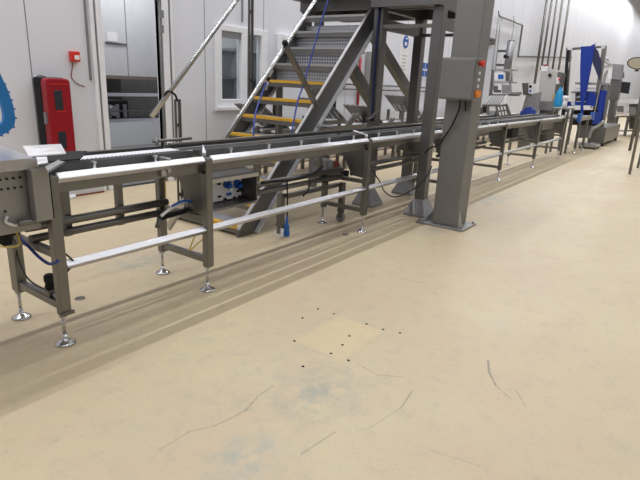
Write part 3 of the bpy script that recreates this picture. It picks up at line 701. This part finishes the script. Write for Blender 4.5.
# chute feeder
def feeder(x, y, h, label, big=False):
    f = thing('chute_feeder', (x, y, 0), label, 'feeder', None)
    w_ = .75 if big else .62
    for dx in (-.3, .3):
        for dy in (-.18, .18): B(x+dx-.025, x+dx+.025, y+dy-.025, y+dy+.025, 0, h-.1).build('leg', 'steel_dark', f)
    A = Vector((x-w_/2, y, h+.2)); C = Vector((x+w_/2, y, h-.15))
    MB().bar(A, C, .62, .02, up=(0, 0, 1)).build('tray', 'steel_dark', f)
    for k in range(5):
        dy = -.24+.12*k
        MB().bar(A+Vector((.04, dy, .01)), C+Vector((-.06, dy, .01)), .045, .02).build('tray_slat', 'steel_light', f)
    B(x-w_/2, x+w_/2, y-.32, y-.29, h-.22, h-.15).build('tray_edge', 'steel_dark', f)
    for dz in (0, .12): MB().bar((x-.1+dz, y-.30, h-.62), (x+.62+dz, y-.30, h-.05), .03, .05).build('arm', 'stair_steel', f)
    MB().cyl((x+.2, y-.1, h-.02), (x+.2, y-.1, h+.26), .045).build('sensor', 'black', f)
    return f
feeder(7.85, 2.85, 1.05, 'slotted steel chute feeder seen just right of the stair stringer')
feeder(10.95, 2.85, 1.12, 'slotted steel chute feeder seen between the two rear platform posts')
feeder(9.3, 2.85, .92, 'low chute feeder with diagonal arm behind the rear platform post by the stairs')
feeder(6.35, 2.95, .95, 'slotted chute feeder glimpsed between the stair treads')
def quadx(name, uv, X, d, m, par): return MB().prism([at(u, v, x=X) for u, v in uv], (d, 0, 0)).build(name, m, par)
XF = 16.5
bf = thing('multihead_feeder', (XF, 2.75, 0), 'large white slotted chute feeder with control head right of the column', 'feeder')
def rect(a, b, c, d): return ((a, b), (c, b), (c, d), (a, d))
for nm, r, dx, d, mm in (('shelf', rect(490.5, 69, 512, 70.5), 0, .6, 'steel_light'), ('shelf', rect(490, 81.5, 511.5, 83), 0, .6, 'steel_light'), ('shelf', rect(489, 94, 514, 96), 0, .6, 'steel'),
        ('mast', ((491.5, 70), (493.5, 70), (491.5, 95), (489.5, 95)), .0, .06, 'steel'), ('mast', ((510, 70), (511.5, 70), (510, 95), (508.5, 95)), .0, .06, 'steel_light'),
        ('display_box', rect(494.5, 72.5, 505, 80.5), -.05, .3, 'white_plastic'), ('display_side', rect(505, 72.5, 509.5, 81), 0, .3, 'steel_dark'), ('screen', rect(498, 74.5, 503.5, 79), -.06, .012, 'blue'),
        ('motor_box', rect(493.5, 86, 498, 92.5), 0, .3, 'steel_dark'), ('white_box', rect(498, 84, 501.5, 90), -.03, .3, 'white_plastic'), ('motor_box', rect(502, 85, 508.5, 93.5), 0, .3, 'galv'),
        ('side_tray', rect(510, 92, 518, 94.5), 0, .4, 'galv'), ('white_strip', ((505.5, 95), (508, 95), (506, 104), (504, 104)), -.04, .03, 'white_plastic'),
        ('tray_edge', rect(482, 104.5, 499, 106.5), -.05, .1, 'steel_dark'), ('black_box', rect(482.5, 106.5, 486, 113), 0, .2, 'black'),
        ('tray_back', ((491, 95.5), (504, 96.5), (498.5, 105.5), (484, 104.5)), .02, .03, 'black'), ('slotted_guard', ((495, 106), (507, 103.5), (512, 117), (497, 119)), .02, .03, 'steel_dark'),
        ('motor', rect(489.5, 111, 495, 118), 0, .2, 'galv'), ('leg', rect(486.5, 106.5, 488.5, 122), 0, .08, 'steel')):
    quadx(nm, r, XF+dx, d, mm, bf)
for k in range(6):
    quadx('tray_slat', ((490.5+k*2.4, 95.5), (491.9+k*2.4, 95.6), (485.6+k*2.5, 104.8), (484.3+k*2.5, 104.7)), XF-.01, .03, 'white_plastic', bf)
for k in range(3):
    for j in range(2): quadx('guard_slot', ((497.5+k*3+j*1.2, 107+j*5-k*.4), (499+k*3+j*1.2, 107+j*5-k*.4), (500+k*3+j*1.2, 110.5+j*5-k*.4), (498.5+k*3+j*1.2, 110.5+j*5-k*.4)), XF+.005, .015, 'white_plastic', bf)
for y in (2.45, 3.0):
    B(XF+.1, XF+.18, y-.04, y+.04, 0, 1.0).build('leg', 'steel_dark', bf)
cyp = at(511.5, 40, y=3.2); cyq = at(505.5, 66, y=3.2)
cy_ = thing('dosing_cylinder', (cyp.x, 3.2, cyq.z), 'tall grey vertical cylinder above the large chute feeder', 'cylinder')
MB().cyl((cyp.x, 3.2, cyq.z-.25), (cyp.x, 3.2, cyp.z-.05), .13, n=20).cyl((cyp.x, 3.2, cyp.z-.05), (cyp.x, 3.2, cyp.z), .11, n=20).build('barrel', 'galv', cy_)
MB().tube([(cyp.x, 3.2, cyp.z), (cyp.x, 3.2, cyp.z+.5), (cyp.x-.15, 3.2, cyp.z+.75)], .012).build('air_line', 'grey_plastic', cy_)
MB().box(cyp.x-.015, cyp.x+.015, 3.2, WY-.004, cyq.z, cyq.z+.08).box(cyp.x-.015, cyp.x+.015, 3.2, WY-.004, cyp.z-.4, cyp.z-.32).build('wall_bracket', 'steel_dark', cy_)
MB().cyl((cyp.x-.42, 3.2, cyq.z+.3), (cyp.x-.13, 3.2, cyq.z+.3), .035).cyl((cyp.x-.42, 3.2, cyq.z+.24), (cyp.x-.42, 3.2, cyq.z+.36), .06).build('valve', 'black', cy_)
# pipe goalpost above the feeder
def pth(name, uv, d, r, m, label, cat='pipe'): return cable(name, [wallpt(u, v, d) for u, v in uv], r, m, label, cat)
o = thing('pipe_gantry', wallpt(500, 15, .1), 'thin stainless pipe gantry fixed to wall above the large feeder', 'pipe')
def seg_(uv, r=.025, m='steel'): 
    mm = MB(); P = [wallpt(u, v, .12) for u, v in uv]
    for a, b in zip(P, P[1:]): mm.cyl(a, b, r, n=8)
    return mm.build('pipe', m, o)
seg_([(499, 16), (522.5, 25), (518, 56)], .035)
seg_([(499, 16), (497, 27), (489, 96)], .018, 'steel_light'); seg_([(502, 18), (500, 26), (493, 90)], .018, 'steel_light')
seg_([(499, 16), (498.5, 11)], .02)
o = thing('wall_pipe', wallpt(518, 56.5, .1), 'thin horizontal steel pipe along the far wall crossing the five risers', 'pipe')
P = wallpt(518, 56.5, .1); Q = wallpt(572, 57.5, .1); zz = (P.z+Q.z)/2
MB().cyl(P, Q, .035, n=10).build('pipe', 'steel', o)
# risers
for i, (u0, v0, u1, v1, r, lb) in enumerate(((547, 0, 534.5, 84, .055, 'first'), (552, 0, 541, 70, .045, 'second'), (557, 0, 547, 68, .04, 'third'), (562.5, 0, 552.5, 69, .045, 'fourth'), (569.5, 0, 558.5, 70, .05, 'rightmost'))):
    P = wallpt(u0, v0, .12); Q = wallpt(u1, v1, .12); x = (P.x+Q.x)/2
    P = wallpt(u0, v0, .22); Q = wallpt(u1, v1, .22)
    o = MB().cyl((P.x, P.y, 10.99), P, r, n=10).cyl(P, Q, r, n=10).build('riser_pipe', 'steel_dark' if i != 4 else 'steel', origin=Q)
    tag(o, '%s of the five steel riser pipes counted from left, above the tilted hopper' % ('leftmost' if i == 0 else lb), 'pipe', 'riser pipes on the far wall')
# bands on wall by column
m = thing('pipe_clamp', wallpt(491, 41, .05), 'pair of dark clamps on the wall just right of column', 'clamp')
for v in (39.5, 43): p = wallpt(491, v, .05); B(p.x-.35, p.x+.3, WY-.1, WY-.001, p.z-.04, p.z+.04).build('clamp_band', 'steel_dark', m)
# ------------------------------------------------------------------ small bin machine and tilted hopper
X1_ = 17.4
o = thing('checkweigher', (X1_, 1.9, 0), 'grey checkweigher head with white dial panel left of the tilted hopper', 'machine')
quadx('head', ((522, 83), (529, 83), (530, 95), (523, 95)), X1_, .3, 'steel_dark', o)
quadx('dial_panel', ((528.5, 83.5), (533, 83.5), (532.5, 94), (528.5, 93.5)), X1_-.03, .3, 'white_plastic', o)
c = at(530.5, 86.5, x=X1_-.03); MB().cyl(c, c-Vector((.02, 0, 0)), .045).build('dial', 'black', o)
c = at(530.5, 91, x=X1_-.03); MB().cyl(c, c-Vector((.02, 0, 0)), .035).build('dial', 'blue', o)
quadx('guard', ((526, 95), (541, 92), (538, 113), (521, 113)), X1_+.05, .05, 'galv', o)
q = at(530, 113, x=X1_); B(X1_, X1_+.5, q.y-.3, q.y+.3, 0, q.z).build('stand', 'steel_dark', o)
o = thing('blue_guard', (15.2, 1.2, 0), 'bright blue plastic guard standing behind the conveyor left of the hopper', 'guard')
quadx('guard_shell', ((525, 107.5), (531, 107), (535, 114), (521, 114.5)), 15.2, .2, 'blue_cord', o)
quadx('bracket', rect(520.5, 111, 523.5, 117), 15.15, .1, 'blue_cord', o); quadx('bracket', rect(531.5, 110, 535, 117), 15.15, .1, 'blue_cord', o)
q = at(528, 114.5, x=15.2); B(15.2, 15.4, q.y-.15, q.y+.15, 0, q.z).build('stand', 'steel_dark', o)
X2 = 18.1
o = thing('tilted_hopper', (X2, 1.5, 0), 'tilted stainless hopper panel with a dark round knob below the riser pipes', 'hopper')
quadx('panel', ((541, 71), (558, 71.5), (553, 101.5), (537.5, 101)), X2, .05, 'hopper_steel', o)
quadx('side', ((558, 71.5), (563.5, 73), (556.5, 102), (553, 101.5)), X2+.02, .4, 'steel_dark', o)
quadx('chute', ((537.5, 101), (553, 101.5), (557, 111), (537, 110)), X2-.03, .5, 'galv', o)
c = at(550, 75.2, x=X2); MB().cyl(c, c-Vector((.05, 0, 0)), .055, n=8).build('knob', 'black', o)
quadx('top_box', ((541, 65.5), (548, 66), (547.5, 71), (541, 71)), X2, .3, 'white_plastic', o); quadx('top_lamp', rect(543, 64.5, 547.5, 66), X2, .2, 'red', o)
quadx('warning_label', ((552.8, 95), (556, 94.5), (555, 100), (552.3, 100)), X2-.02, .01, 'yellow', o)
quadx('lamp', ((556.5, 77.5), (559.5, 77.5), (559, 84), (556, 84)), X2-.05, .06, 'white_plastic', o)
c = at(559.3, 79.5, x=X2-.05); MB().cyl(c, c-Vector((.02, 0, 0)), .035).build('lamp_lens', 'red_bright', o)
q = at(547, 110, x=X2); B(X2+.1, X2+.4, q.y-.25, q.y+.25, 0, q.z).build('stand', 'steel_dark', o)
# blue bag
c = at(559.3, 97, x=17.6); o = thing('blue_bag', c, 'light blue plastic bag hanging at the right side of the hopper', 'bag')
m = MB(); prof = [(.03, .34), (.05, .28), (.10, .22), (.14, .08), (.165, -.08), (.175, -.22), (.15, -.34), (.05, -.40)]
m.lathe((c.x, c.y, c.z), [(r*.78, z*.85) for r, z in prof[::-1]], 14)
for v in m.bm.verts: v.co += Vector((random.uniform(-.03, .03), random.uniform(-.03, .03), random.uniform(-.02, .02)))
m.build('bag', 'blue_bag', o)
MB().cyl((c.x, c.y, c.z+.34), (c.x+.6, c.y+.1, c.z+.36), .012, n=6).build('hanging_string', 'black', o)
# pale table with outlet between hopper and blue machine
o = thing('transfer_table', (14.8, .3, 0), 'small white-topped transfer table between conveyor end and blue machine', 'table')
zt = at(568, 108, x=14.9).z; XT = 14.35
B(XT+.3, XT+.95, .05, .5, zt-.03, zt).build('table_top', 'galv', o)
for x in (XT+.36, XT+.88):
    for y in (.09, .46): B(x-.025, x+.025, y-.025, y+.025, 0, zt-.03).build('leg', 'steel_dark', o)
MB().cyl((XT+.6, .25, zt), (XT+.6, .25, zt+.2), .055).cyl((XT+.6, .25, zt+.2), (XT+.6, .25, zt+.3), .075).build('outlet', 'white_plastic', o)
# outfeed section with blue ends
o = thing('outfeed_conveyor', (16.3, 0, 0), 'short outfeed conveyor with blue side blocks on slim legs', 'conveyor')
for x in (15.65, 16.75):
    for y in (-.06, .35):
        l = B(x-.04, x+.04, y-.03, y+.03, .12, .93).build('leg', 'steel', o); foot(x, y, l, .14)
B(15.4, 17.2, -.09, -.04, .86, .97).build('side_rail', 'steel_light', o); B(15.4, 17.2, .33, .38, .86, .97).build('side_rail', 'steel', o); B(15.4, 17.2, -.04, .33, .9, .95).build('belt', 'galv', o)
B(15.35, 15.6, -.11, -.03, .84, 1.05).build('end_block', 'blue', o); B(17.2, 17.45, -.11, -.03, .84, 1.05).build('end_block', 'blue', o)
# ------------------------------------------------------------------ blue-draped tall machine
XB = 18.8
bm_ = thing('draped_machine', (XB, .4, 0), 'tall steel frame machine with blue cloth draped over it at far end of line', 'machine')
quadx('frame_post', ((566.3, 50), (569, 49.5), (564, 119), (561, 119)), XB, .12, 'black', bm_)
quadx('frame_post', ((569.3, 49.5), (571, 49.5), (566.5, 112), (564.7, 112)), XB+.4, .12, 'steel', bm_)
quadx('frame_post', ((602, 46.5), (606.5, 46.5), (600, 88), (595, 96)), XB, .12, 'steel', bm_)
quadx('top_bar', ((566, 48), (606, 45.5), (606, 47.5), (566, 50.5)), XB+.13, .1, 'steel_dark', bm_)
quadx('corner_cap', rect(567.5, 47.2, 572, 50), XB-.02, .1, 'polished', bm_); quadx('corner_cap', rect(601, 46, 605, 48.5), XB-.02, .1, 'polished', bm_)
quadx('handle', ((569-.5, 62), (570, 62), (568.6, 69), (568, 69)), XB-.1, .05, 'steel_light', bm_)
tag(quadx('blue_cloth', ((581, 46.5), (590, 46), (595.5, 43.5), (594, 47), (592.5, 60), (589.5, 76), (586.5, 92), (583.5, 104), (582.5, 118), (580.5, 112), (580.2, 90), (580, 70)), XB-.12, .07, 'blue_cloth', None), 'long bright blue cloth hanging in a point from the tall frame', 'cloth')
tag(quadx('navy_cloth', ((594.3, 47), (598, 51), (600.5, 60), (600.5, 70), (599, 79.5), (596, 72), (592.6, 63)), XB-.10, .07, 'navy_cloth', None), 'dark navy cloth bunched beside the bright blue cloth on tall frame', 'cloth')
for nm, r, dx, d, mm in (('shelf', ((575, 82), (608.5, 83), (608.5, 85), (575, 84.5)), .2, .5, 'steel_light'), ('side_box', rect(600, 85, 608, 92), .25, .4, 'galv'),
        ('shelf', rect(574, 87.5, 596, 89.5), .15, .3, 'white_plastic'), ('shelf', rect(572, 91, 596, 92.5), .2, .3, 'steel_light'), ('panel', rect(575, 92.5, 596, 100), .35, .1, 'steel_dark'), ('shelf', rect(574, 96.5, 590, 98), .15, .2, 'steel_light'),
        ('outlet', rect(571, 93, 575, 105), .1, .2, 'white_plastic'),
        ('dark_body', ((596, 92), (609, 92), (603, 126), (590, 126)), .5, .3, 'steel_dark'),
        ('blue_panel', ((588, 92), (597, 92), (596, 106), (584, 106)), .05, .06, 'blue_cloth'), ('blue_panel', rect(566, 101.5, 583, 106), .1, .3, 'blue_cloth'),
        ('blue_panel', ((600, 90), (608, 91), (605, 106), (602, 120), (597, 120), (598, 104)), .05, .06, 'blue_cloth'), ('blue_panel', ((595, 112), (602, 112), (600, 124), (592, 124)), .0, .06, 'blue_cord'),
        ('edge_post', ((608, 85), (610, 85), (604, 124), (602, 124)), .02, .08, 'steel'), ('edge_post', ((600, 84), (601, 84), (595, 112), (594, 112)), -.02, .05, 'steel_light'),
        ('belt_table', rect(572, 105.5, 590, 108.5), -.1, .5, 'white_plastic'), ('dark_body', rect(572, 110, 600, 125), .3, .3, 'black'), ('dark_body', rect(577, 125, 592, 138), .4, .4, 'steel_dark'), ('dark_body', rect(571, 92, 600, 101), .5, .3, 'steel_dark')):
    quadx(nm, r, XB+dx, d, mm, bm_)
ql = at(590, 126, x=XB); 
for (uu0, uu1, v0, v1, X0_, dd, mm) in ((587, 604, 126, 141, XB-.3, 3.2, 'steel'),):
    a_, b_ = at(uu0, v1, x=X0_), at(uu1, v1, x=X0_); B(X0_, X0_+dd, min(a_.y, b_.y), max(a_.y, b_.y), .10, at(uu0, v0, x=X0_).z).build('plinth', mm, bm_, .02)
    for x in (X0_+.1, X0_+dd-.1):
        for y in (a_.y-.06, b_.y+.06): MB().cyl((x, y, 0), (x, y, .10), .05).build('machine_foot', 'black', bm_)
q = at(593, 147, x=17.6); B(17.2, 17.9, q.y-.15, q.y+.35, .07, .13).build('step_plate', 'steel_light', bm_)
for x in (17.25, 17.85):
    for y in (q.y-.1, q.y+.3): B(x-.03, x+.03, y-.03, y+.03, 0, .07).build('machine_foot', 'steel_dark', bm_)
MB().tube([at(589, 138, x=XB-.4), at(592, 130, x=XB-.4), at(598, 126, x=XB-.4), at(604, 121, x=XB-.4)], .05).build('guard_tube', 'steel_light', bm_)
X3 = 23.0
o = thing('sealing_machine', (X3, .1, 0), 'grey machine head on slim tubes right of the draped machine', 'machine')
for nm, r, dx, d, mm in (('head', ((613, 64), (622, 64.5), (620, 80), (611.5, 79)), 0, .6, 'galv'), ('body', ((611, 79), (620, 80), (617, 100), (608, 100)), .05, .6, 'stair_steel'), ('body', ((610, 100), (616, 100), (613, 118), (607, 118)), .1, .6, 'steel'),
        ('label_panel', ((608, 70), (611.5, 70), (611, 78), (607.5, 78)), -.03, .02, 'white_plastic'), ('lid', ((603, 66), (613, 63.5), (613, 65.5), (603, 68)), 0, .4, 'steel_light')):
    quadx(nm, r, X3+dx, d, mm, o)
qa, qb = at(614, 118, x=X3), at(607, 118, x=X3); B(X3+.12, X3+.7, qa.y, qb.y, 0, qa.z).build('lower_body', 'steel', o)
MB().tube([at(603, 60, x=X3), at(606, 61.5, x=X3), at(610, 64, x=X3)], .05).tube([at(603.5, 84, x=X3), at(605, 75, x=X3), at(608, 70, x=X3)], .05).tube([at(605, 62.5, x=X3), at(607, 58, x=X3), at(609, 63, x=X3)], .03).build('guard_tube', 'steel_light', o)
X4 = 24.5
o = thing('white_cabinet_machine', (X4, -1, 0), 'white machine cabinet with dark window and white shelf at right edge', 'machine')
for nm, r, dx, d, mm in (('shelf', ((616, 99.5), (650, 99.5), (650, 103.5), (615.5, 103)), 0, .8, 'white_plastic'), ('window_panel', ((621.5, 81.5), (630.5, 82.5), (628.5, 94), (619, 92.5)), .1, .1, 'dark_glass'),
        ('corner_post', ((621, 73), (622.5, 73), (617, 100), (615.5, 100)), 0, .1, 'frame_white'), ('post_cap', ((620, 71.5), (624, 72), (624, 78), (622.8, 78), (622.6, 73.5), (620, 73)), 0, .1, 'steel'),
        ('post', ((625.5, 103), (628, 103), (626.5, 117), (624, 117)), .1, .1, 'white_plastic'), ('lower_shelf', rect(616, 116, 645, 117.3), .1, .7, 'steel'), ('lower_shelf', rect(616, 130.5, 645, 131.5), .1, .7, 'steel'),
        ('dark_unit', rect(629, 104, 645, 129), .9, .5, 'steel_dark'), ('motor', rect(629, 107, 636, 115), .4, .2, 'steel_light'), ('motor', rect(617, 106, 623, 112), .4, .2, 'galv')):
    quadx(nm, r, X4+dx, d, mm, o)
for u in (617.5, 628.5, 641):
    q = at(u, 117, x=X4+.15); B(X4+.12, X4+.2, q.y-.05, q.y+.05, 0, q.z).build('leg', 'steel_dark', o)
q = at(643, 100, x=X4+.5); B(X4+.45, X4+.55, q.y-.05, q.y+.05, 0, q.z).build('leg', 'steel_dark', o)
# oval mirror
XM = 18.0
c = at(638, 63, x=XM)
o = thing('oval_mirror', (XM, c.y, 0), 'beige oval convex mirror with dark rim high at the right edge', 'mirror')
n = 28
def oval(a, b, c, X): return [at(c[0]+a*math.cos(2*math.pi*k/n), c[1]+b*math.sin(2*math.pi*k/n), x=X) for k in range(n)]
MB().prism(oval(10.8, 6.2, (637.7, 63.2), XM), (.06, 0, 0)).build('rim', 'black', o)
MB().prism(oval(9.8, 5.3, (637.9, 63.2), XM-.02), (.03, 0, 0)).build('mirror_face', 'beige', o)
q = at(636.5, 71.5, x=XM+.03); MB().cyl(q, q+Vector((0, 0, .12)), .05).build('stem', 'steel_dark', o)
q2 = at(648, 66, x=XM+.08); MB().cyl((XM+.08, q2.y, 0), (XM+.08, q2.y, q2.z), .04).cyl((XM+.08, q2.y, q2.z), (XM+.08, c.y, q2.z), .02).build('stand', 'steel_dark', o)
# slanted leg at right edge
o = thing('work_table', at(635, 140, y=-1.75), 'steel work table leg with white edge cut off by the right edge', 'table')
q = at(629.5, 174, z=0); xq, yq = q.x, q.y
MB().bar((xq, yq, 0), at(641, 118, y=yq), .05, .05).build('leg', 'steel', o)
tp = at(641, 118, y=yq); B(tp.x-.02, tp.x+1.6, yq-.8, yq+.02, tp.z-.01, tp.z+.03).build('table_top', 'white_plastic', o)
B(tp.x+1.45, tp.x+1.5, yq-.05, yq, 0, tp.z).build('leg', 'steel', o); B(tp.x+1.45, tp.x+1.5, yq-.78, yq-.73, 0, tp.z).build('leg', 'steel', o); B(tp.x, tp.x+.05, yq-.78, yq-.73, 0, tp.z).build('leg', 'steel', o)
# white paper scraps on the floor far right
for (u, v, lb) in ((617.5, 130.5, 'small white paper scrap on the floor under the far machine'), (613.5, 127, 'white scrap on floor beside the far machine foot')):
    q = at(u, v, z=0); tag(B(q.x-.22, q.x+.22, q.y-.08, q.y+.08, 0, .03).build('paper_scrap', 'paper', origin=(q.x, q.y, 0)), lb, 'scrap')
q = at(62, 196, z=.02); tag(MB().lathe((q.x, q.y, 0), [(.16, 0), (.16, .02), (.15, .035), (.02, .04)]).build('floor_cover', 'white_plastic', origin=(q.x, q.y, 0)), 'round white cover on the floor by the wall under the conveyor', 'cover')
# ------------------------------------------------------------------ bolt stubs and floor caps
for u, v in ((294.5, 341), (302.5, 318), (318, 309), (334, 314), (366.5, 324), (383, 329.5), (400, 333), (349.5, 336), (342.5, 345), (331, 353.5), (348.5, 360.5), (303, 366.5)):
    q = at(u, v, z=0)
    o = MB().cyl((q.x, q.y, 0), (q.x, q.y, .002), .0085, n=10).build('bolt_stub', 'black', origin=(q.x, q.y, 0))
    tag(o, 'tiny dark cut-off anchor bolt set in the floor around the repaired square', 'bolt', 'bolt stubs around the floor patch')
for u, v, lb in ((80, 298.5, 'flat ring cap in the floor just behind the first front foot'), (345.5, 234.5, 'flat oval cap in the floor beside the third front foot')):
    q = at(u, v, z=0); tag(MB().lathe((q.x, q.y, 0), [(.035, 0), (.035, .003), (.03, .004), (.002, .002)]).build('round_drain', 'steel', origin=(q.x, q.y, 0)), lb, 'drain cover')
